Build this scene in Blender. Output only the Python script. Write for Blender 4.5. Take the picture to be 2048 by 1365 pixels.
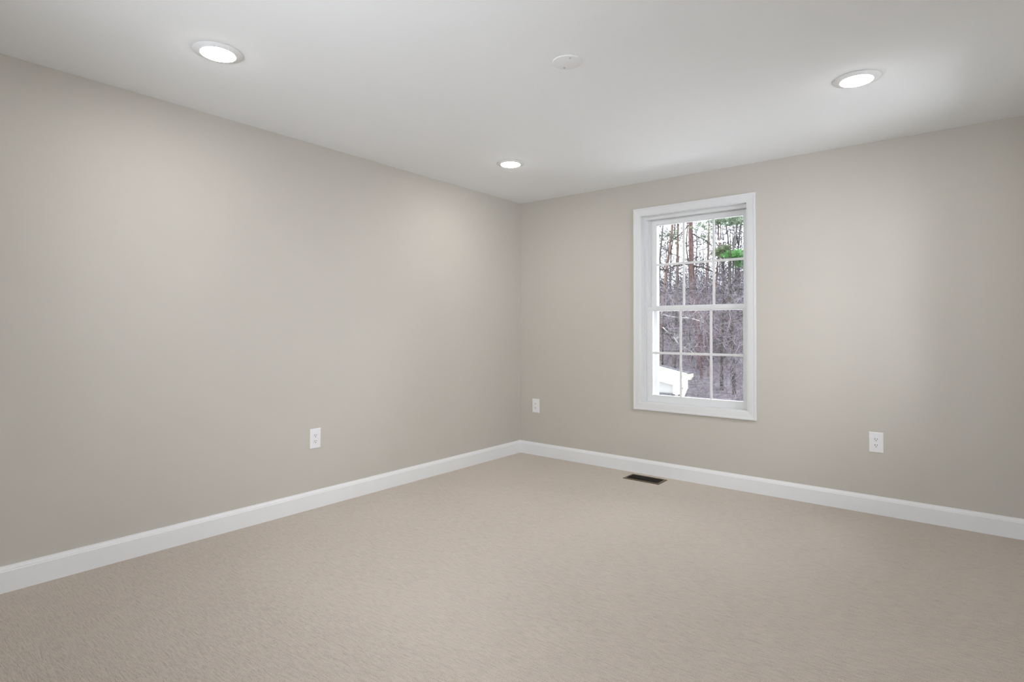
import bpy, bmesh, math, random
from mathutils import Vector, Matrix
for o in list(bpy.data.objects): bpy.data.objects.remove(o, do_unlink=True)
sc = bpy.context.scene
C = sc.collection
rnd = random.Random(7)

# ---------------------------------------------------------------- camera
CAM = Vector((3.39337, -4.36469, 1.19052))
YAW, PIT, ROL, FOC, CY = 0.6757633, 0.0176386, 0.0028232, 1125.0486, 641.4596
FW = Vector((-math.sin(YAW)*math.cos(PIT), math.cos(YAW)*math.cos(PIT), math.sin(PIT)))
_r0 = Vector((math.cos(YAW), math.sin(YAW), 0)); _u0 = _r0.cross(FW)
RT = math.cos(ROL)*_r0 + math.sin(ROL)*_u0
UP = -math.sin(ROL)*_r0 + math.cos(ROL)*_u0
cd = bpy.data.cameras.new('camera'); cam = bpy.data.objects.new('camera', cd); C.objects.link(cam)
cam.matrix_world = Matrix(((RT.x, UP.x, -FW.x, CAM.x), (RT.y, UP.y, -FW.y, CAM.y), (RT.z, UP.z, -FW.z, CAM.z), (0, 0, 0, 1)))
cd.sensor_width = 36; cd.sensor_fit = 'HORIZONTAL'; cd.lens = FOC/2048*36
cd.shift_y = -(682.5-CY)/2048; cd.clip_start = 0.02; cd.clip_end = 500
sc.camera = cam
def at(px, py, Y):
    """point of the vertical plane y = Y seen at a pixel of the photograph (surveying helper)"""
    d = FW + RT*((px-1024)/FOC) + UP*((CY-py)/FOC)
    return CAM + d*((Y-CAM.y)/d.y)

# ---------------------------------------------------------------- light, exposure
LENS_STRENGTH = 118.0
SKY = 7.5
w = bpy.data.worlds.new('overcast_sky'); sc.world = w; w.use_nodes = True
nt = w.node_tree; bg = nt.nodes['Background']
tc = nt.nodes.new('ShaderNodeTexCoord'); no = nt.nodes.new('ShaderNodeTexNoise'); no.inputs['Scale'].default_value = 2.0
rp = nt.nodes.new('ShaderNodeValToRGB')
rp.color_ramp.elements[0].position = .35; rp.color_ramp.elements[0].color = (.88, .92, 1, 1)
rp.color_ramp.elements[1].position = .7; rp.color_ramp.elements[1].color = (.97, .98, 1, 1)
nt.links.new(tc.outputs['Generated'], no.inputs['Vector']); nt.links.new(no.outputs['Fac'], rp.inputs['Fac'])
nt.links.new(rp.outputs['Color'], bg.inputs['Color']); bg.inputs['Strength'].default_value = SKY
# unseen windows added to let in more daylight; openings cut in the walls below
FILL_RIGHT = (-1.30, -.45, .62, 2.15)      # y0, y1, z0, z1 in the right wall
FILL_RIGHT_B = (-4.15, -3.45, .62, 2.05)     # a second added one in the right wall, beside the viewer
FILL_FRONT = (.95, 3.05, .95, 2.10)         # x0, x1, z0, z1 in the wall behind the viewer
vs = sc.view_settings
sc.display_settings.display_device = 'sRGB'
vs.view_transform = 'Standard'; vs.look = 'None'; vs.gamma = 1; vs.exposure = .14; vs.use_curve_mapping = False

# ---------------------------------------------------------------- materials
def mat(name, col, rough=.6, spec=.3, metal=0, bump=None, var=None, emit=None):
    """bump=(scale, strength, distance[, stretch xyz]); var=(colour2, scale[, stretch xyz, lo, hi])"""
    m = bpy.data.materials.new(name); m.use_nodes = True
    n = m.node_tree.nodes; L = m.node_tree.links; b = n['Principled BSDF']
    b.inputs['Base Color'].default_value = (*col, 1); b.inputs['Roughness'].default_value = rough
    b.inputs['Specular IOR Level'].default_value = spec; b.inputs['Metallic'].default_value = metal
    def noise(scale, stretch, detail=4):
        t = n.new('ShaderNodeTexCoord'); mp = n.new('ShaderNodeMapping'); mp.inputs['Scale'].default_value = stretch
        x = n.new('ShaderNodeTexNoise'); x.inputs['Scale'].default_value = scale; x.inputs['Detail'].default_value = detail
        L.new(t.outputs['Object'], mp.inputs['Vector']); L.new(mp.outputs['Vector'], x.inputs['Vector']); return x.outputs['Fac']
    if var:
        x = noise(var[1], var[2] if len(var) > 2 else (1, 1, 1))
        r = n.new('ShaderNodeValToRGB')
        r.color_ramp.elements[0].position = var[3] if len(var) > 3 else .35; r.color_ramp.elements[0].color = (*col, 1)
        r.color_ramp.elements[1].position = var[4] if len(var) > 4 else .65; r.color_ramp.elements[1].color = (*var[0], 1)
        L.new(x, r.inputs['Fac']); L.new(r.outputs['Color'], b.inputs['Base Color'])
    if bump:
        x = noise(bump[0], bump[3] if len(bump) > 3 else (1, 1, 1)); bp = n.new('ShaderNodeBump')
        bp.inputs['Strength'].default_value = bump[1]; bp.inputs['Distance'].default_value = bump[2]
        L.new(x, bp.inputs['Height']); L.new(bp.outputs['Normal'], b.inputs['Normal'])
    if emit:
        b.inputs['Emission Color'].default_value = (*emit[0], 1); b.inputs['Emission Strength'].default_value = emit[1]
    return m
M = {}
M['wall'] = mat('greige_wall_paint', (.580, .546, .494), .75, .2, bump=(220, .08, .002), var=((.590, .556, .504), 1.4))
M['ceil'] = mat('white_ceiling_paint', (.895, .905, .912), .9, .1, bump=(260, .06, .002))
M['trim'] = mat('white_semigloss_trim', (.75, .755, .76), .38, .4, bump=(40, .03, .001))
M['base'] = mat('white_baseboard_paint', (.87, .875, .88), .38, .4, bump=(40, .03, .001))
M['vinyl'] = mat('white_vinyl', (.77, .775, .78), .35, .4, bump=(60, .02, .001))
M['plastic'] = mat('white_plastic', (.86, .86, .865), .3, .45, bump=(90, .015, .0005))
M['slot'] = mat('slot_shade', (.03, .03, .03), .6, .2, var=((.05, .05, .05), 200))  # shade inside the outlet slots, put into a dark colour
M['screw'] = mat('painted_screw', (.42, .42, .42), .4, .5, var=((.5, .5, .5), 300))
M['ring'] = mat('white_trim_ring', (.88, .885, .89), .5, .3, bump=(80, .01, .0005))
M['lens'] = mat('frosted_lens', (.9, .9, .9), .5, .2, emit=((1, .995, .985), LENS_STRENGTH), var=((.92, .92, .92), 30))
M['bronze'] = mat('bronze_register', (.11, .085, .05), .45, .5, .35, var=((.17, .13, .075), 60), bump=(150, .1, .001))
M['darkmetal'] = mat('dark_register_slat', (.012, .008, .007), .5, .4, .2, var=((.02, .014, .01), 90))
M['duct_dark'] = mat('duct_shade', (.006, .005, .005), .9, .1, var=((.01, .008, .008), 20))  # dark colour stands for the shade down the duct
def carpet():
    m = bpy.data.materials.new('beige_ribbed_carpet'); m.use_nodes = True
    n = m.node_tree.nodes; L = m.node_tree.links; b = n['Principled BSDF']
    b.inputs['Roughness'].default_value = 1; b.inputs['Specular IOR Level'].default_value = 0
    b.inputs['Sheen Weight'].default_value = 1.0; b.inputs['Sheen Roughness'].default_value = .36; b.inputs['Sheen Tint'].default_value = (1, .90, .80, 1)
    t = n.new('ShaderNodeTexCoord')
    def noise(sx, sy, scale, det, dist=0):
        mp = n.new('ShaderNodeMapping'); mp.inputs['Scale'].default_value = (sx, sy, 1)
        x = n.new('ShaderNodeTexNoise'); x.inputs['Scale'].default_value = scale; x.inputs['Detail'].default_value = det
        x.inputs['Distortion'].default_value = dist
        L.new(t.outputs['Object'], mp.inputs['Vector']); L.new(mp.outputs['Vector'], x.inputs['Vector']); return x.outputs['Fac']
    ribs = noise(22, 165, 1, 4, .6)
    grain = noise(1, 1.25, 270, 2)
    big = noise(1, 1, .9, 3, .6)
    def math_(op, a, b_):
        x = n.new('ShaderNodeMath'); x.operation = op
        for i, v in enumerate((a, b_)):
            if isinstance(v, (int, float)): x.inputs[i].default_value = v
            else: L.new(v, x.inputs[i])
        return x.outputs[0]
    f = math_('ADD', math_('MULTIPLY', ribs, .40), math_('ADD', math_('MULTIPLY', grain, .48), math_('MULTIPLY', big, .12)))
    r = n.new('ShaderNodeValToRGB')
    r.color_ramp.elements[0].position = .41; r.color_ramp.elements[0].color = (0.369, 0.314, 0.269, 1)
    r.color_ramp.elements[1].position = .555; r.color_ramp.elements[1].color = (0.561, 0.488, 0.422, 1)
    e = r.color_ramp.elements.new(.47); e.color = (0.484, 0.416, 0.358, 1)
    L.new(f, r.inputs['Fac']); L.new(r.outputs['Color'], b.inputs['Base Color'])
    bp = n.new('ShaderNodeBump'); bp.inputs['Strength'].default_value = .9; bp.inputs['Distance'].default_value = .007
    L.new(math_('ADD', math_('MULTIPLY', ribs, .7), math_('MULTIPLY', grain, .6)), bp.inputs['Height'])
    L.new(bp.outputs['Normal'], b.inputs['Normal'])
    return m
M['carpet'] = carpet()
def glass():
    m = bpy.data.materials.new('window_glass'); m.use_nodes = True
    n = m.node_tree.nodes; L = m.node_tree.links; n.remove(n['Principled BSDF'])
    tr = n.new('ShaderNodeBsdfTransparent'); tr.inputs['Color'].default_value = (.97, .98, .98, 1)
    gl = n.new('ShaderNodeBsdfGlossy'); gl.inputs['Roughness'].default_value = .02
    fr = n.new('ShaderNodeFresnel'); fr.inputs['IOR'].default_value = 1.35
    mx = n.new('ShaderNodeMixShader'); L.new(fr.outputs[0], mx.inputs[0]); L.new(tr.outputs[0], mx.inputs[1]); L.new(gl.outputs[0], mx.inputs[2])
    L.new(mx.outputs[0], n['Material Output'].inputs['Surface']); return m
M['glass'] = glass()
# outdoors
M['leaf'] = mat('leaf_litter', (0.048, 0.043, 0.048), .95, .1, var=((0.116, 0.104, 0.119), 3.0), bump=(6, .6, .1))
S4 = (1, 1, .22)
M['pinebark'] = mat('red_pine_bark', (0.038, 0.024, 0.022), .9, .1, var=((0.105, 0.068, 0.060), 14, S4), bump=(20, .6, .03))
M['tanbark'] = mat('tan_pine_bark', (0.070, 0.046, 0.038), .9, .1, var=((0.160, 0.108, 0.090), 10, S4), bump=(20, .5, .02))
M['greybark'] = mat('grey_bark', (0.030, 0.028, 0.027), .9, .1, var=((0.075, 0.072, 0.066), 12, S4), bump=(18, .5, .02))
M['mossbark'] = mat('mossy_bark', (0.016, 0.015, 0.0125), .9, .1, var=((0.042, 0.040, 0.031), 9, S4), bump=(18, .5, .02))
M['darkbark'] = mat('dark_branch', (0.016, 0.014, 0.014), .9, .1, var=((0.036, 0.032, 0.030), 10))
M['litbark'] = mat('lit_branch', (0.055, 0.052, 0.050), .8, .2, var=((0.22, 0.217, 0.214), 5, (1, 1, 1), .42, .58))  # light falling on the limbs is put into this paler bark colour
M['tw_lav'] = mat('lavender_twigs', (0.086, 0.077, 0.089), .9, .1, var=((0.155, 0.141, 0.161), 2))
M['tw_dark'] = mat('dark_twigs', (0.011, 0.010, 0.011), .9, .1, var=((0.029, 0.026, 0.025), 2))
M['tw_pale'] = mat('pale_twigs', (0.085, 0.080, 0.080), .9, .1, var=((0.140, 0.135, 0.130), 2))
M['tw_red'] = mat('reddish_twigs', (0.077, 0.041, 0.056), .9, .1, var=((0.121, 0.073, 0.087), 2))
M['green'] = mat('bright_green_needles', (0.034, 0.092, 0.027), .8, .15, var=((0.066, 0.165, 0.050), 3))
M['olive'] = mat('olive_needles', (0.075, 0.095, 0.050), .8, .15, var=((0.130, 0.150, 0.090), 3))
M['sage'] = mat('sage_needles', (0.075, 0.110, 0.070), .8, .15, var=((0.150, 0.190, 0.130), 3))
M['wboard'] = mat('white_painted_board', (.62, .625, .63), .5, .3, var=((.54, .545, .55), 8, (6, 1, .5)))
M['siding'] = mat('grey_siding', (.155, .155, .15), .7, .2, var=((.175, .175, .17), 5), bump=(1, .3, .01, (.1, .1, 60)))
M['shingle'] = mat('dark_shingle', (.035, .035, .04), .9, .1, var=((.07, .07, .075), 30), bump=(40, .5, .01))
M['bounce'] = mat('pale_bounce_surface', (.74, .74, .73), .9, .1, var=((.80, .80, .79), 2), bump=(30, .2, .01))  # kept very pale for the added slab that reflects daylight
M['cream'] = mat('cream_gutter', (.16, .152, .122), .4, .3, var=((.18, .172, .14), 6))

# ---------------------------------------------------------------- mesh helpers
def box(bm, x0, x1, y0, y1, z0, z1, bev=0, seg=2):
    vs_ = [bm.verts.new((x, y, z)) for x in (x0, x1) for y in (y0, y1) for z in (z0, z1)]
    q = [(0, 1, 3, 2), (4, 6, 7, 5), (0, 4, 5, 1), (2, 3, 7, 6), (0, 2, 6, 4), (1, 5, 7, 3)]
    fs = [bm.faces.new([vs_[i] for i in f]) for f in q]
    if bev:
        ed = {e for f in fs for e in f.edges}
        bmesh.ops.bevel(bm, geom=list(ed), offset=bev, segments=seg, affect='EDGES', profile=.5)
def tube(bm, pts, rads, sides=6, cap=True):
    rings = []; prev = None
    for i, p in enumerate(pts):
        a = pts[max(i-1, 0)]; b = pts[min(i+1, len(pts)-1)]; t = (b-a)
        t = t.normalized() if t.length > 1e-9 else Vector((0, 0, 1))
        u = prev if prev is not None else (Vector((1, 0, 0)) if abs(t.x) < .8 else Vector((0, 1, 0)))
        u = (u - t*u.dot(t)); u = u.normalized() if u.length > 1e-6 else t.orthogonal().normalized()
        v = t.cross(u); prev = u
        rings.append([bm.verts.new(p + (u*math.cos(2*math.pi*k/sides) + v*math.sin(2*math.pi*k/sides))*rads[i]) for k in range(sides)])
    for a, b in zip(rings, rings[1:]):
        for k in range(sides): bm.faces.new((a[k], a[(k+1) % sides], b[(k+1) % sides], b[k]))
    if cap: bm.faces.new(rings[0][::-1]); bm.faces.new(rings[-1])
def lathe(bm, prof, n=48, close=True):
    """prof: list of (r, z); spun round z"""
    rings = []
    for r, z in prof:
        rings.append([bm.verts.new((0, 0, z))] if r == 0 else [bm.verts.new((r*math.cos(2*math.pi*k/n), r*math.sin(2*math.pi*k/n), z)) for k in range(n)])
    for a, b in zip(rings, rings[1:]):
        for k in range(n):
            k2 = (k+1) % n
            if len(a) == 1: bm.faces.new((a[0], b[k2], b[k]))
            elif len(b) == 1: bm.faces.new((a[k], a[k2], b[0]))
            else: bm.faces.new((a[k], a[k2], b[k2], b[k]))
def obj(name, bm, m, parent=None, smooth=False, kind=None, label=None):
    bmesh.ops.recalc_face_normals(bm, faces=bm.faces)
    me = bpy.data.meshes.new(name); bm.to_mesh(me); bm.free(); me.materials.append(m)
    if smooth:
        for p in me.polygons: p.use_smooth = True
        try: me.set_sharp_from_angle(angle=math.radians(40))
        except Exception: pass
    o = bpy.data.objects.new(name, me); C.objects.link(o)
    if parent: o.parent = parent
    if kind: o['kind'] = kind
    if label: o['label'] = label
    return o
def tag(o, label, cat, group=None, kind=None):
    o['label'] = label; o['category'] = cat
    if group: o['group'] = group
    if kind: o['kind'] = kind
    return o
def thing(name, label, cat, loc=(0, 0, 0), rot=(0, 0, 0), group=None, kind=None):
    o = bpy.data.objects.new(name, None); C.objects.link(o); o.location = loc; o.rotation_euler = rot
    return tag(o, label, cat, group, kind)
def struct(name, bm, m, label, cat, smooth=False):
    o = obj(name, bm, m, None, smooth); return tag(o, label, cat, None, 'structure')
B = bmesh.new

# ---------------------------------------------------------------- room shell
RX, RY, RZ = 3.74, -4.70, 2.44
T = .16
bm = B(); box(bm, -T, RX+T, RY-T, T, -.2, 0); struct('floor', bm, M['carpet'], 'beige ribbed wall-to-wall carpet floor', 'floor')
bm = B(); box(bm, -T, RX+T, RY-T, T, RZ, RZ+.2); struct('ceiling', bm, M['ceil'], 'flat white painted ceiling with recessed lights', 'ceiling')
bm = B(); box(bm, -T, 0, RY, 0, 0, RZ); struct('wall_left', bm, M['wall'], 'long greige wall on the left with one outlet', 'wall')
def cut(bm, along, fixed0, fixed1, a0, a1, w_):
    for p0, p1, z0, z1 in ((a0, w_[0], 0, RZ), (w_[1], a1, 0, RZ), (w_[0], w_[1], 0, w_[2]), (w_[0], w_[1], w_[3], RZ)):
        if along == 'y': box(bm, fixed0, fixed1, p0, p1, z0, z1)
        else: box(bm, p0, p1, fixed0, fixed1, z0, z1)
bm = B(); cut(bm, 'y', RX, RX+T, -2.5, 0, FILL_RIGHT); cut(bm, 'y', RX, RX+T, RY, -2.5, FILL_RIGHT_B); struct('wall_right', bm, M['wall'], 'greige wall just past the right edge', 'wall')
bm = B(); cut(bm, 'x', RY-T, RY, -T, RX+T, FILL_FRONT); struct('wall_front', bm, M['wall'], 'greige wall behind the viewer', 'wall')
WX0, WX1, WZ0, WZ1 = 1.2875, 2.1385, .598, 2.152        # finished window opening
bm = B()
hx0, hx1, hz0, hz1 = WX0-.018, WX1+.018, WZ0-.018, WZ1+.018
for x0, x1, z0, z1 in ((-T, hx0, 0, RZ), (hx1, RX+T, 0, RZ), (hx0, hx1, 0, hz0), (hx0, hx1, hz1, RZ)): box(bm, x0, x1, 0, T, z0, z1)
struct('wall_back', bm, M['wall'], 'greige wall with the window', 'wall')
PROF = [(0, 0), (.014, 0), (.014, .0935), (.0135, .0955), (.0115, .0975), (.0115, .1005), (.0105, .1045), (.0075, .110), (.0062, .114), (.0055, .1180), (0, .1180)]
def base(name, p0, p1, nrm, label):
    bm = B(); rows = []
    for p in (p0, p1): rows.append([bm.verts.new((p[0]+nrm[0]*d, p[1]+nrm[1]*d, z)) for d, z in PROF])
    k = len(PROF)
    for i in range(k): bm.faces.new((rows[0][i], rows[0][(i+1) % k], rows[1][(i+1) % k], rows[1][i]))
    bm.faces.new(rows[0]); bm.faces.new(rows[1][::-1])
    struct(name, bm, M['base'], label, 'baseboard')
base('baseboard_left', (0, RY), (0, 0), (1, 0), 'white baseboard along the left wall')
base('baseboard_back', (.0, 0), (RX, 0), (0, -1), 'white baseboard along the wall under the window')
base('baseboard_right', (RX, RY), (RX, 0), (-1, 0), 'white baseboard along the right wall')
base('baseboard_front', (0, RY), (RX, RY), (0, 1), 'white baseboard along the wall behind the viewer')

# ---------------------------------------------------------------- window
win = thing('window_1', 'white double hung window with grilles looking onto bare winter woods', 'window', (0, 0, 0), kind='structure')
# casing: mitred picture frame swept round the opening
def sweep_frame(bm, prof, x0, x1, z0, z1):
    """prof: closed loop of (outward distance from opening edge, y)"""
    cs = [(x0, z0, -1, -1), (x1, z0, 1, -1), (x1, z1, 1, 1), (x0, z1, -1, 1)]
    rows = [[bm.verts.new((cx+sx*d, y, cz+sz*d)) for d, y in prof] for cx, cz, sx, sz in cs]
    k = len(prof)
    for i in range(4):
        a, b = rows[i], rows[(i+1) % 4]
        for j in range(k): bm.faces.new((a[j], a[(j+1) % k], b[(j+1) % k], b[j]))
bm = B(); sweep_frame(bm, [(0, 0), (0, -.0085), (.002, -.0105), (.006, -.0105), (.009, -.0125), (.030, -.0145), (.050, -.0155), (.053, -.0175), (.0645, -.018), (.0665, -.016), (.0665, 0)], WX0, WX1, WZ0, WZ1)
obj('casing', bm, M['trim'], win)
bm = B(); sweep_frame(bm, [(0, 0), (0, .05), (.0178, .05), (.0178, 0)], WX0, WX1, WZ0, WZ1); obj('jamb', bm, M['trim'], win)
# vinyl master frame: liner, parting stop, exterior stop
FX0, FX1, FZ0, FZ1 = WX0+.0225, WX1-.010, WZ0-.004, WZ1-.025
bm = B()
def fr(bm, ax0, ax1, az0, az1, bx0, bx1, bz0, bz1, y0, y1):
    box(bm, ax0, bx0, y0, y1, az0, az1); box(bm, bx1, ax1, y0, y1, az0, az1); box(bm, bx0, bx1, y0, y1, az0, bz0); box(bm, bx0, bx1, y0, y1, bz1, az1)
fr(bm, WX0-.002, WX1+.002, WZ0-.014, WZ1+.002, FX0, FX1, FZ0, FZ1, .045, .17)
box(bm, FX0-.001, FX0+.020, .0905, .0965, FZ0, FZ1); box(bm, FX1-.008, FX1+.001, .0905, .0965, FZ0, FZ1)
obj('master_frame', bm, M['vinyl'], win)
bm = B(); fr(bm, WX0-.05, WX1+.05, WZ0-.05, WZ1+.05, 1.3685, 2.120, .640, 2.100, .136, .172); obj('exterior_stop', bm, M['vinyl'], win)
def sash(name, x0, x1, z0, z1, gx0, gx1, gz0, gz1, y0, y1, vx, hz, bev):
    s = obj_frame(name, x0, x1, z0, z1, gx0, gx1, gz0, gz1, y0, y1, bev)
    ym = (y0+y1)/2+.004
    bm = B(); box(bm, gx0-.004, gx1+.004, ym-.002, ym+.002, gz0-.004, gz1+.004); obj('glass_pane', bm, M['glass'], s)
    for x in vx:
        bm = B(); box(bm, x-.0095, x+.0095, ym-.010, ym-.0025, gz0-.003, gz1+.003, .002); obj('muntin', bm, M['vinyl'], s)
    for z in hz:
        bm = B(); box(bm, gx0-.003, gx1+.003, ym-.0095, ym-.003, z-.0095, z+.0095, .002); obj('muntin', bm, M['vinyl'], s)
    return s
def obj_frame(name, x0, x1, z0, z1, gx0, gx1, gz0, gz1, y0, y1, bev):
    bm = B()
    # moulded sash profile, swept round the glass
    def sw(cs_in, cs_out):
        prof = [(0, y0+.010), (.0, y0+.004), (.004, y0), (1, y0), (1, y1), (0, y1)]
        (a0, a1, b0, b1), (c0, c1, d0, d1) = cs_in, cs_out
        cin = [(a0, b0), (a1, b0), (a1, b1), (a0, b1)]; co = [(c0, d0), (c1, d0), (c1, d1), (c0, d1)]
        rows = []
        for (ix, iz), (ox, oz) in zip(cin, co):
            row = []
            for d, y in prof:
                if d == 1: row.append(bm.verts.new((ox, y, oz)))
                else: row.append(bm.verts.new((ix+math.copysign(d, ox-ix), y, iz+math.copysign(d, oz-iz))))
            rows.append(row)
        k = len(prof)
        for i in range(4):
            p, q = rows[i], rows[(i+1) % 4]
            for j in range(k): bm.faces.new((p[j], p[(j+1) % k], q[(j+1) % k], q[j]))
    sw((gx0, gx1, gz0, gz1), (x0, x1, z0, z1))
    return obj(name, bm, M['vinyl'], win)
lo_ = sash('lower_sash', FX0+.001, FX1-.001, FZ0+.002, 1.3895, 1.3585, 2.0915, .6555, 1.3575, .056, .088, (1.600, 1.8460), (1.0055,), .003)
up_ = sash('upper_sash', FX0+.002, FX1-.002, 1.356, FZ1-.002, 1.3795, 2.0845, 1.4015, 2.081, .099, .130, (1.6105, 1.8550), (1.7475,), .003)
for x, z in ((FX0+.034, 1.500), (FX1-.018, 1.480)):
    bm = B(); box(bm, x-.005, x+.005, .091, .1005, z-.011, z+.011, .002); obj('vent_latch', bm, M['vinyl'], up_)

def added_window(name, w_, place, label):
    """plain fixed window added unseen for daylight: built in the x-z plane, then turned into its wall"""
    r = thing(name, label, 'window', kind='structure'); r.matrix_world = place
    bm = B(); sweep_frame(bm, [(0, .012), (0, -.016), (.066, -.018), (.066, .012)], *w_); obj('casing', bm, M['trim'], r)
    bm = B(); fr(bm, w_[0], w_[1], w_[2], w_[3], w_[0]+.05, w_[1]-.05, w_[2]+.05, w_[3]-.05, .05, .11); xm = (w_[0]+w_[1])/2
    box(bm, xm-.03, xm+.03, .05, .11, w_[2]+.05, w_[3]-.05); obj('master_frame', bm, M['vinyl'], r)
    bm = B(); box(bm, w_[0]+.045, w_[1]-.045, .078, .082, w_[2]+.045, w_[3]-.045); obj('glass_pane', bm, M['glass'], r)
y0, y1, z0, z1 = FILL_RIGHT
added_window('added_window_2', (-y1, -y0, z0, z1), Matrix.Translation((RX, 0, 0)) @ Matrix.Rotation(-math.pi/2, 4, 'Z'), 'unseen wide white window added for daylight in the right wall, beyond the right edge of the view')
y0, y1, z0, z1 = FILL_RIGHT_B
added_window('added_window_4', (-y1, -y0, z0, z1), Matrix.Translation((RX, 0, 0)) @ Matrix.Rotation(-math.pi/2, 4, 'Z'), 'unseen white window added for daylight in the right wall beside the viewer')
x0, x1, z0, z1 = FILL_FRONT
added_window('added_window_3', (-x1, -x0, z0, z1), Matrix.Translation((0, RY, 0)) @ Matrix.Rotation(math.pi, 4, 'Z'), 'unseen wide white window added for daylight in the wall behind the viewer')

# ---------------------------------------------------------------- ceiling lights
def downlight(loc, label):
    t = thing('recessed_downlight', label, 'ceiling light', loc, group='recessed ceiling lights')
    bm = B(); lathe(bm, [(.0, -.0005), (.1020, -.0005), (.1035, -.0018), (.1020, -.0036), (.0750, -.0105), (.0730, -.0111), (.0710, -.0098), (.0, -.0092)]); obj('trim_ring', bm, M['ring'], t, True)
    bm = B(); lathe(bm, [(.0, -.0182), (.02, -.0180), (.04, -.0171), (.058, -.0152), (.066, -.0132), (.0700, -.0115), (.0710, -.0095)]); obj('lens', bm, M['lens'], t, True)
downlight((.787, -3.235, RZ), 'glowing white recessed ceiling light nearest the left wall in the foreground')
downlight((.7648, -1.1091, RZ), 'glowing white recessed ceiling light closest to the far room corner')
downlight((2.9933, -1.1466, RZ), 'glowing white recessed ceiling light on the right, above the wall beyond the window')
t = thing('blank_cover_plate', 'round white blank cover plate with two screws mid-ceiling between the lights', 'cover plate', (1.970, -2.185, RZ))
bm = B(); lathe(bm, [(0, -.0005), (.069, -.0005), (.0698, -.0025), (.068, -.0050), (.064, -.0060), (0, -.0062)], 40); obj('plate', bm, M['ring'], t, True)
for x, y in ((2.0067-1.970, -2.2177+2.185), (1.9327-1.970, -2.1525+2.185)):
    bm = B(); lathe(bm, [(0, -.0060), (.0042, -.0060), (.0040, -.0072), (.0020, -.0078), (0, -.0078)], 16)
    s = obj('screw', bm, M['screw'], t, True, label='small grey screw head'); s.location = (x, y, 0)

# ---------------------------------------------------------------- outlets
def outlet(loc, rotz, label):
    """built facing -y, back on the wall plane"""
    t = thing('wall_outlet', label, 'outlet', loc, (0, 0, rotz), 'white duplex wall outlets')
    bm = B(); w2, h2 = .0405, .0658
    prof = [(1, 0, 0), (1, 0, -.0025), (.93, .0, -.0050), (.86, 0, -.0060)]
    rows = []
    for k, _, y in prof:
        ix = w2-(1-k)*.028; iz = h2-(1-k)*.028
        rows.append([bm.verts.new((sx*ix, y, sz*iz)) for sx, sz in ((-1, -1), (1, -1), (1, 1), (-1, 1))])
    for a, b in zip(rows, rows[1:]):
        for i in range(4): bm.faces.new((a[i], a[(i+1) % 4], b[(i+1) % 4], b[i]))
    bm.faces.new(rows[0]); bm.faces.new(rows[-1]); obj('cover_plate', bm, M['plastic'], t)
    for sz in (1, -1):
        cz = sz*.0195; bm = B(); pts = []
        for k in range(32):
            a = 2*math.pi*k/32; x = .0172*math.cos(a); z = max(-.0135, min(.0135, .0172*math.sin(a))); pts.append((x, z))
        fa = [bm.verts.new((x, -.0055, z)) for x, z in pts]; fb = [bm.verts.new((x, -.0078, z)) for x, z in pts]; fc = [bm.verts.new((x*.94, -.0083, z*.94)) for x, z in pts]
        for a, b in ((fa, fb), (fb, fc)):
            for k in range(32): bm.faces.new((a[k], a[(k+1) % 32], b[(k+1) % 32], b[k]))
        bm.faces.new(fc); bm.faces.new(fa[::-1]); f = obj('socket_face', bm, M['plastic'], t); f.location = (0, 0, cz)
        for dx, hh in ((-.0064, .0050), (.0064, .0040)):
            bm = B(); box(bm, dx-.0014, dx+.0014, -.0086, -.0079, .0035-hh, .0035+hh); obj('contact_slot_shade', bm, M['slot'], f, label='dark block as shade in upright contact slot')
        bm = B(); ring = [(.0028*math.cos(2*math.pi*k/14), .0028*math.sin(2*math.pi*k/14)-.0075) for k in range(14)]
        a = [bm.verts.new((x, -.0079, z)) for x, z in ring]; b = [bm.verts.new((x, -.0087, z)) for x, z in ring]
        for k in range(14): bm.faces.new((a[k], a[(k+1) % 14], b[(k+1) % 14], b[k]))
        bm.faces.new(b); bm.faces.new(a[::-1]); obj('ground_hole_shade', bm, M['slot'], f, label='dark disc as shade in round ground hole')
    bm = B(); lathe(bm, [(0, .0055), (.003, .0055), (.003, .0068), (.0015, .0075), (0, .0075)], 14)
    s = obj('screw', bm, M['plastic'], t, True); s.rotation_euler = (math.pi/2, 0, 0)
outlet((0, -2.238, .463), math.pi/2, 'white duplex outlet low on the long left wall')
outlet((.192, 0, .469), 0, 'white duplex outlet near the room corner, left of the window')
outlet((2.945, 0, .466), 0, 'white duplex outlet on the wall right of the window')

# ---------------------------------------------------------------- floor register
t = thing('floor_register', 'dark bronze floor register set in the carpet below the window', 'floor vent', (1.396, -.166, 0))
bm = B(); X, Yh = .153, .083
def ring_frame(bm, x, y, ix, iy, z):
    pr = [(0, 0.0005), (0, .003), (.35, z), (.85, z), (1, z-.002), (1, .0005)]
    rows = []
    for sx, sy in ((-1, -1), (1, -1), (1, 1), (-1, 1)): rows.append([bm.verts.new((sx*(x+(ix-x)*k), sy*(y+(iy-y)*k), zz)) for k, zz in pr])
    for i in range(4):
        a, b = rows[i], rows[(i+1) % 4]
        for j in range(len(pr)): bm.faces.new((a[j], a[(j+1) % len(pr)], b[(j+1) % len(pr)], b[j]))
ring_frame(bm, X, Yh, X-.018, Yh-.018, .007); obj('frame', bm, M['bronze'], t)
bm = B()
for k in range(23):
    x = -X+.022+k*(2*X-.044)/22; box(bm, x-.0016, x+.0016, -Yh+.016, Yh-.016, .0015, .0052)
box(bm, -X+.017, X-.017, -.0025, .0025, .0012, .0056); obj('grille', bm, M['darkmetal'], t)
bm = B(); box(bm, -X+.015, X-.015, -Yh+.015, Yh-.015, .0004, .001); obj('duct_shade_plate', bm, M['duct_dark'], t)  # dark plate laid over the carpet in place of an unlit duct

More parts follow.
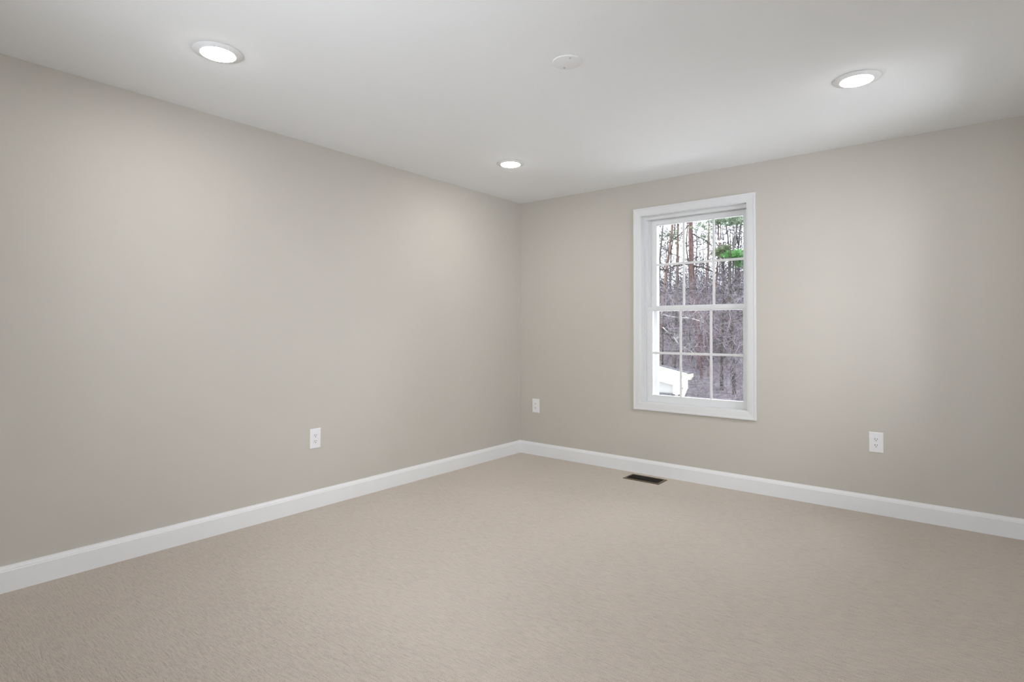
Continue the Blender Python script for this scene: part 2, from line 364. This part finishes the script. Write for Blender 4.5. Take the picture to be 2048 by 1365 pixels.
# ================================================================ OUTDOORS
def ground_z(x, y):
    s = max(0, y-8)
    z = -3.0 + .135*s + .9*math.sin(x*.11+.6)*min(1, s/20) + .35*math.sin(x*.37+y*.21)*min(1, s/10)
    return z
bm = B(); nx, ny = 56, 50; g = [[None]*(ny+1) for _ in range(nx+1)]
for i in range(nx+1):
    for j in range(ny+1):
        x = -70+110*i/nx; y = .6+94*j/ny; g[i][j] = bm.verts.new((x, y, ground_z(x, y)+(rnd.random()-.5)*.15))
for i in range(nx):
    for j in range(ny): bm.faces.new((g[i][j], g[i+1][j], g[i+1][j+1], g[i][j+1]))
tag(obj('ground', bm, M['leaf'], None, True), 'leaf-littered hillside under the woods outside the window', 'ground', kind='structure')

bm = B(); n = 14; row = []  # unseen pale slab, added to throw daylight up onto the ceiling
for y in (.7, 3.2, 5.6, 7.8): row.append([bm.verts.new((-9+22*i/n, y, ground_z(-9+22*i/n, y)+.12)) for i in range(n+1)])
for a, b in zip(row, row[1:]):
    for i in range(n): bm.faces.new((a[i], a[i+1], b[i+1], b[i]))
ex = bmesh.ops.extrude_face_region(bm, geom=bm.faces[:])
for v in [e for e in ex['geom'] if isinstance(e, bmesh.types.BMVert)]: v.co.z -= .25
tag(obj('bounce_slab', bm, M['bounce']), 'unseen pale slab added below the window to bounce daylight indoors', 'bounce_slab', kind='structure')

# neighbouring roof corner low in the window
GY = 5.0
rf = thing('roof_corner', 'white trimmed roof corner with gutter low outside the window', 'roof', (-.3, GY, -3.0))
def sub(name, bm, m, label=None): 
    for v in bm.verts: v.co -= Vector((-.3, GY, -3.0))
    return obj(name, bm, m, rf, label=label)
sl = -.206; zr = .468; xr = -.286; xl = -4.2
zt = lambda x: zr+sl*(x-xr)
def prism(bm, poly, y0, y1):
    a = [bm.verts.new((x, y0, z)) for x, z in poly]; b = [bm.verts.new((x, y1, z)) for x, z in poly]; k = len(poly)
    for i in range(k): bm.faces.new((a[i], a[(i+1) % k], b[(i+1) % k], b[i]))
    bm.faces.new(a); bm.faces.new(b[::-1])
bm = B(); prism(bm, [(xl, zt(xl)), (xr, zr), (xr, zr-.262), (xl, zt(xl)-.29)], GY, GY+.04); sub('rake_board', bm, M['wboard'], 'white rake board')
bm = B(); prism(bm, [(xl, zt(xl)+.001), (xr+.03, zt(xr+.03)+.001), (xr+.03, zt(xr+.03)+.02), (xl, zt(xl)+.02)], GY-.02, GY+.07); sub('shingles', bm, M['shingle'], 'dark shingle roof edge')
wy = GY+.12; cb = at(1353, 774, wy).x; zc = at(1350, 790, wy).z
bm = B(); prism(bm, [(xl, zt(xl)-.02), (cb-.05, zt(cb-.05)-.02), (cb-.05, -3.4), (xl, -3.4)], wy, wy+.2); sub('wall', bm, M['siding'], 'grey siding wall')
bm = B(); box(bm, cb-.055, cb, wy-.02, wy+.2, zc, zt(cb)-.02); sub('corner_board', bm, M['wboard'])
bm = B(); box(bm, xl, cb-.02, wy-.03, wy-.001, zc-.03, zc+.015); sub('trim_band', bm, M['shingle'])
bm = B(); gx0, gx1, gz0, gz1 = xr+.002, xr+.092, .357, .466
prism(bm, [(gx0, gz1), (gx0, gz0), (gx0+.055, gz0), (gx0+.065, gz0+.03), (gx1, gz0+.055), (gx1, gz1), (gx1-.012, gz1), (gx1-.012, gz1-.01), (gx0+.01, gz1-.01), (gx0+.01, gz1)], GY-.01, GY+.06)
gt = sub('gutter', bm, M['cream'], 'cream gutter end')
bm = B(); a = at(1371, 776, GY+.1); b = at(1363, 796, GY+.16); c = Vector((b.x, b.y, -3.2)); tube(bm, [a, b, b+Vector((0, 0, -.15)), c], [.035]*4, 8); sub('downspout', bm, M['wboard'])

# ---- trees
def wobble(p, q, n, amp, r):
    out = []
    for i in range(n+1):
        t_ = i/n; v = p.lerp(q, t_)
        if 0 < i: v = v + Vector((r.uniform(-1, 1), r.uniform(-1, 1), r.uniform(-1, 1)))*amp*(q-p).length*min(1, t_*2)
        out.append(v)
    return out
def twigs(bm, pts, r, n, ln, rad, up=.25):
    for _ in range(n):
        k = r.randrange(max(0, len(pts)//4), len(pts)-1); p = pts[k].lerp(pts[k+1], r.random())
        d = Vector((r.uniform(-1, 1), r.uniform(-1, 1), r.uniform(-.6, 1)+up)).normalized()
        q = p + d*ln*r.uniform(.4, 1); w_ = wobble(p, q, 3, .09, r)
        tube(bm, w_, [rad, rad*.75, rad*.5, rad*.25], 3, False)
        if r.random() < .6:
            d2 = (d + Vector((r.uniform(-1, 1), r.uniform(-1, 1), r.uniform(-1, 1)))*.8).normalized()
            s = w_[2]; tube(bm, [s, s+d2*ln*.3, s+d2*ln*.55], [rad*.55, rad*.4, rad*.2], 3, False)
def tree(name, label, cat, pix, Y, dia, top, m, nb, bl, seed, group='trees in the winter woods', custom=(), bmat='darkbark', z_lo=.35, foliage=()):
    r = random.Random(seed)
    P = [at(x, y, Y) for x, y in pix]                    # top to bottom in the photograph
    P = P[::-1]
    d = (P[1]-P[0]); d = d/max(.2, d.z); lo = P[0]
    gz = ground_z(lo.x, lo.y)
    if lo.z > gz+.3: P.insert(0, Vector((lo.x-d.x*(lo.z-gz)*.5, lo.y, gz-.3)))
    hi = P[-1]; d = (P[-1]-P[-2]); d = d/max(.2, d.z)
    for k in (.35, .7, 1):
        z = hi.z+(top-hi.z)*k
        if z > hi.z+.2: P.append(Vector((hi.x+d.x*(z-hi.z)*.8+r.uniform(-.12, .12)*k, hi.y+r.uniform(-.3, .3)*k, z)))
    Q = []
    for a, b in zip(P, P[1:]):
        n = max(1, int((b-a).length/1.1))
        for i in range(n): Q.append(a.lerp(b, i/n)+Vector((r.uniform(-1, 1), r.uniform(-1, 1), 0))*dia*.08)
    Q.append(P[-1]); z0, z1 = Q[0].z, Q[-1].z
    rad = lambda z: dia/2*(1.12-.95*max(0, min(1, (z-z0)/(z1-z0)))**1.3)
    root = thing(name, label, cat, (Q[0].x, Q[0].y, gz), group=group); off = Vector((Q[0].x, Q[0].y, gz))
    def put(nm, bm_, mm, lb=None):
        for v in bm_.verts: v.co -= off
        return obj(nm, bm_, mm, root, True, label=lb)
    bm = B(); tube(bm, Q, [rad(q.z) for q in Q], 10); put('trunk', bm, m)
    for k in range(nb):
        f = z_lo+(1-z_lo)*(k+r.random())/nb; z = z0+(z1-z0)*f
        i = next((i for i in range(len(Q)-1) if Q[i+1].z >= z), len(Q)-2)
        s = Q[i].lerp(Q[i+1], (z-Q[i].z)/max(1e-3, Q[i+1].z-Q[i].z)); az = r.uniform(0, 2*math.pi); el = r.uniform(-.1, .75)
        L_ = bl*r.uniform(.5, 1)*(1.15-.6*f); e = s+Vector((math.cos(az)*math.cos(el), math.sin(az)*math.cos(el), math.sin(el)))*L_
        pts = wobble(s, e, 6, .06, r); br = min(rad(z)*.42, .008+.013*L_)
        bm = B(); tube(bm, pts, [br*(1-.13*j) for j in range(7)], 5); twigs(bm, pts, r, int(4+L_*4), .28*L_+.15, br*.35)
        put('branch', bm, M[bmat])
    for path, width, mm in custom:
        bm = B(); raw = []
        for j, (x, y) in enumerate(path): raw.append(at(x, y, Y+(.4 if j else 0)*math.sin(j*1.3+seed)))
        pts = []
        for a, b in zip(raw, raw[1:]):
            for k in range(3): pts.append(a.lerp(b, k/3)+Vector((r.uniform(-1, 1), 0, r.uniform(-1, 1)))*(.012*(b-a).length))
        pts.append(raw[-1]); n = len(pts)
        tube(bm, pts, [width/2*(1-.65*j/n) for j in range(n)], 6); twigs(bm, pts, r, n*2, .55, width*.14)
        put('branch', bm, M[mm], 'branch coloured pale as if lit' if mm == 'litbark' else None)
    for (x, y, sx, sz, cnt, mm, ln) in foliage:
        c = at(x, y, Y); ppm = (c-CAM).length/FOC; bm = B(); subs = []
        for _ in range(9):
            u = Vector((r.uniform(-1, 1), r.uniform(-1, 1), r.uniform(-1, 1)))
            subs.append((c+Vector((u.x*sx*ppm, u.y*sx*ppm, (u.z*.8-abs(u.x)*.35)*sz*ppm)), r.uniform(.25, .55)))
        for _ in range(cnt):
            b0, fr_ = r.choice(subs)
            p = b0+Vector((r.gauss(0, 1)*sx*fr_, r.gauss(0, 1)*sx*fr_, r.gauss(0, .6)*sz*fr_))*ppm*.8
            d = Vector((r.uniform(-1, 1), r.uniform(-1, 1), r.uniform(-.4, .9))).normalized()
            for _k in range(6):
                dd = (d+Vector((r.uniform(-1, 1), r.uniform(-1, 1), r.uniform(-1, 1)))*.6).normalized()*ln*r.uniform(.5, 1); sd = dd.orthogonal().normalized()*ln*.06
                bm.faces.new((bm.verts.new(p-sd), bm.verts.new(p+sd), bm.verts.new(p+dd)))
        put('needle_foliage', bm, M[mm], {'green': 'bright green needle spray', 'olive': 'olive needle spray', 'sage': 'pale sage needle spray'}[mm])
    return root
tree('pine_tree', 'large dark reddish pine trunk rising through the middle panes of the upper sash', 'tree',
     [(1381.5, 440), (1382, 498), (1381, 522), (1384.5, 553), (1386, 604), (1393, 628), (1399, 700)], 24, .30, 15, M['pinebark'], 8, 2.6, 11, bmat='darkbark', z_lo=.45,
     custom=[([(1383, 528), (1366, 529.5), (1350, 532), (1331, 541), (1316, 537)], .085, 'darkbark'), ([(1384, 532), (1404, 535), (1425, 543), (1440, 549), (1455, 565), (1468, 584)], .11, 'mossbark'),
             ([(1382, 446), (1370, 459), (1352, 476), (1338, 486)], .075, 'darkbark'), ([(1386, 590), (1376, 583), (1366, 580), (1340, 573), (1316, 564)], .07, 'darkbark'),
             ([(1386, 588), (1400, 576), (1425, 580)], .06, 'darkbark'), ([(1382, 466), (1393, 473), (1408, 479), (1425, 492)], .07, 'darkbark')],
     foliage=[(1402, 453, 16, 8, 90, 'sage', .22)])
tree('pine_tree', 'leaning tan-red pine with a slim trunk in the left panes of the upper sash', 'tree',
     [(1345, 449), (1340, 498), (1333.5, 535), (1330.5, 568), (1326, 606)], 27, .185, 14, M['tanbark'], 7, 2.2, 12, z_lo=.55, foliage=[(1345, 472, 8, 14, 70, 'sage', .2), (1322, 480, 6, 12, 40, 'olive', .2)])
tree('pine_tree', 'straight pinkish-brown pine beside the left muntin of the upper sash', 'tree',
     [(1356, 470), (1355.5, 516), (1354.5, 562), (1352, 600)], 29, .20, 13, M['tanbark'], 7, 2.2, 13, z_lo=.55, foliage=[(1356, 478, 6, 16, 60, 'sage', .2)])
tree('bare_tree', 'slender grey-green tree at the far left edge of the upper sash', 'tree',
     [(1326, 450), (1320, 516), (1318, 560)], 25, .13, 12, M['greybark'], 8, 2.0, 14, z_lo=.45)
tree('pine_tree', 'short tan pine trunk just left of the right muntin in the upper sash', 'tree',
     [(1416, 505), (1415, 535), (1413, 592)], 28, .18, 10, M['tanbark'], 7, 2.0, 15, z_lo=.5, foliage=[(1416, 480, 12, 8, 60, 'sage', .2)])
tree('bare_tree', 'dark mossy tree forking in the right panes of the upper sash', 'tree',
     [(1461, 500), (1460.5, 533), (1460, 582), (1463, 634), (1466, 707), (1469, 790)], 18, .135, 5.2, M['mossbark'], 9, 1.7, 16, z_lo=.35,
     custom=[([(1461, 574), (1472, 558), (1487, 541)], .06, 'darkbark'), ([(1461, 584), (1475, 580), (1487, 578)], .05, 'darkbark')])
tree('bare_tree', 'mossy trunk with limbs coloured pale as if lit in the left panes of the lower sash', 'tree',
     [(1327, 630), (1326, 660), (1326, 691), (1324, 735)], 13, .105, 1.85, M['mossbark'], 5, 1.0, 17, z_lo=.3,
     custom=[([(1326, 631), (1317, 634), (1309, 642)], .045, 'litbark'), ([(1326.5, 630), (1340, 633), (1357, 636), (1372, 636), (1390, 639), (1408, 646)], .042, 'litbark'),
             ([(1326, 655), (1333, 662), (1345, 671), (1358, 691), (1370, 695), (1387, 707)], .045, 'litbark'), ([(1327, 656), (1337, 648), (1346, 642)], .03, 'darkbark'), ([(1327, 661), (1345, 665), (1362, 666)], .03, 'darkbark')])
tree('bare_tree', 'wide grey trunk behind the left muntin of the lower sash', 'tree',
     [(1354, 610), (1353, 625), (1351, 680), (1348, 737)], 17, .19, 4.2, M['greybark'], 6, 1.5, 18, z_lo=.4)
tree('bare_tree', 'dark upright trunk just right of the right muntin in the lower sash', 'tree',
     [(1448, 560), (1446, 638), (1443, 707), (1443, 745), (1444, 794)], 19, .135, 3.4, M['mossbark'], 8, 1.6, 19, z_lo=.3,
     custom=[([(1446, 676), (1432, 675), (1410, 673), (1390, 672), (1362, 672)], .05, 'darkbark'), ([(1446, 677), (1458, 679), (1472, 680)], .04, 'darkbark'), ([(1442, 712), (1446, 694), (1464, 687)], .035, 'litbark')])
tree('pine_tree', 'green topped pine with twin reddish stems in the upper right pane', 'tree',
     [(1436, 440), (1437, 470), (1440, 498), (1436, 520)], 21.5, .115, 9, M['pinebark'], 6, 2.0, 20, z_lo=.5,
     foliage=[(1445, 440, 18, 7, 420, 'sage', .2), (1444, 501, 12, 13, 600, 'olive', .2)])
tree('pine_tree', 'pine with bright green boughs at the right edge of the upper sash', 'tree',
     [(1474, 448), (1470, 480), (1467, 500), (1466, 540)], 20.5, .115, 9, M['greybark'], 6, 2.2, 21, z_lo=.5,
     foliage=[(1471, 508, 15, 9, 900, 'green', .26), (1484, 522, 8, 9, 240, 'green', .22), (1472, 440, 15, 7, 380, 'sage', .2)])
tree('bare_tree', 'thin grey forked tree against the sky in the upper right pane', 'tree',
     [(1481, 455), (1478, 480), (1476, 500), (1476, 545)], 33, .15, 13, M['greybark'], 8, 2.2, 22, z_lo=.45,
     custom=[([(1477, 492), (1472, 470), (1472, 452)], .11, 'darkbark')])
tree('bare_tree', 'straight grey tree against the sky in the middle of the right pane', 'tree',
     [(1451, 445), (1455, 470), (1458, 495), (1458, 540)], 35, .16, 13, M['greybark'], 8, 2.2, 23, z_lo=.45)
tree('bare_tree', 'brown tree with magenta twigs in the middle panes of the lower sash', 'tree',
     [(1399, 640), (1401, 690), (1403, 740), (1404, 790)], 21, .13, 3.0, M['pinebark'], 9, 1.5, 24, bmat='tw_red', z_lo=.3)

# ---- far saplings, one kind copied
def sapling(seed):
    r = random.Random(seed); root = thing('sapling', 'slim bare sapling deep in the winter woods behind the larger trunks', 'tree', group='slim saplings deep in the woods')
    h = r.uniform(9, 13); pts = wobble(Vector((0, 0, -.3)), Vector((r.uniform(-.6, .6), r.uniform(-.6, .6), h)), 9, .008, r)
    bm = B(); tube(bm, pts, [.07*(1-.095*i) for i in range(10)], 6); obj('trunk', bm, M['greybark'], root, True)
    bm = B()
    for _ in range(26):
        k = r.uniform(.25, .97)*9; i = min(8, int(k)); s = pts[i].lerp(pts[i+1], k-i); az = r.uniform(0, 6.283); el = r.uniform(.1, 1.0); L_ = r.uniform(.8, 2.2)
        e = s+Vector((math.cos(az)*math.cos(el), math.sin(az)*math.cos(el), math.sin(el)))*L_
        w_ = wobble(s, e, 4, .06, r); tube(bm, w_, [.022, .018, .014, .010, .005], 4); twigs(bm, w_, r, 6, .7, .008)
    obj('branches', bm, M['darkbark'], root)
    return root
protos = [sapling(40+k) for k in range(4)]
rr = random.Random(5); spots = []
while len(spots) < 62:
    Y = rr.uniform(26, 54); px = rr.uniform(1230, 1560) if len(spots) < 46 else rr.choice((rr.uniform(1080, 1230), rr.uniform(1560, 1850))); p = at(px, 662, Y)
    if all((p-q).length > 1.0 for q in spots): spots.append(p)
for i, p in enumerate(spots):
    src = protos[i % 4]
    if i < 4: o = src
    else:
        o = src.copy(); C.objects.link(o)
        for ch in src.children:
            c = ch.copy(); C.objects.link(c); c.parent = o
    o.location = (p.x, p.y, ground_z(p.x, p.y)); o.rotation_euler = (0, 0, rr.uniform(0, 6.28)); s = rr.uniform(.7, 1.25); o.scale = (s, s, s)

# ---- undergrowth: uncountable twigs
def brush(name, label, m, n, y0, y1, hmax, rad, seed, ln, hmin=0):
    r = random.Random(seed); bm = B()
    for _ in range(int(n*1.28)):
        Y = y0+(y1-y0)*r.random()**.8; px = (r.uniform(1190, 1600) if r.random() < .76 else r.choice((r.uniform(1060, 1190), r.uniform(1600, 1850)))); p = at(px, 662, Y); gz = ground_z(p.x, p.y)
        z = gz+hmin+(hmax-hmin)*r.random()**1.3; s = Vector((p.x, p.y, z)); d = Vector((r.uniform(-1, 1), r.uniform(-1, 1), r.uniform(-.5, 1.4))).normalized()
        L_ = ln*r.uniform(.35, 1.3); q = rad*r.uniform(.5, 1.2)*(Y+4)/28; pts = [s]; dd = d.copy()
        for _k in range(6):
            dd = (dd+Vector((r.uniform(-1, 1), r.uniform(-1, 1), r.uniform(-.8, .9)))*.42).normalized(); pts.append(pts[-1]+dd*L_/6)
        tube(bm, pts, [q*(1-.13*j) for j in range(7)], 3, False)
        for k in (2, 3, 4):
            d2 = (d+Vector((r.uniform(-1, 1), r.uniform(-1, 1), r.uniform(-1, 1)))*1.1).normalized(); d3 = (d2+Vector((r.uniform(-1, 1), r.uniform(-1, 1), r.uniform(-1, 1)))*.5).normalized()
            a = pts[k]; b = a+d2*L_*.2*r.uniform(.5, 1.2); tube(bm, [a, b, b+d3*L_*.18], [q*.6, q*.45, q*.2], 3, False)
    tag(obj(name, bm, m), label, 'brush', kind='stuff')
brush('lavender_brush', 'lavender-grey tangle of bare brush filling the woods', M['tw_lav'], 8200, 10, 52, 4.6, .0085, 61, 1.5)
brush('dark_brush', 'dark bare twigs crossing through the woods', M['tw_dark'], 3000, 10, 48, 5.6, .0072, 62, 1.5)
brush('pale_brush', 'pale grey twigs scattered through the woods', M['tw_pale'], 1900, 9, 38, 4.0, .0055, 63, 1.2)
brush('reddish_brush', 'reddish-purple twigs low in the woods', M['tw_red'], 1100, 12, 38, 3.6, .008, 64, 1.3)
brush('high_twigs', 'fine dark twigs of the wood edge high against the white sky', M['tw_dark'], 2300, 22, 50, 14.0, .0065, 65, 1.6, 3)
brush('high_lavender_twigs', 'pale lavender twigs of the tree crowns against the white sky', M['tw_lav'], 8500, 26, 58, 15.0, .0085, 66, 1.8, 3)
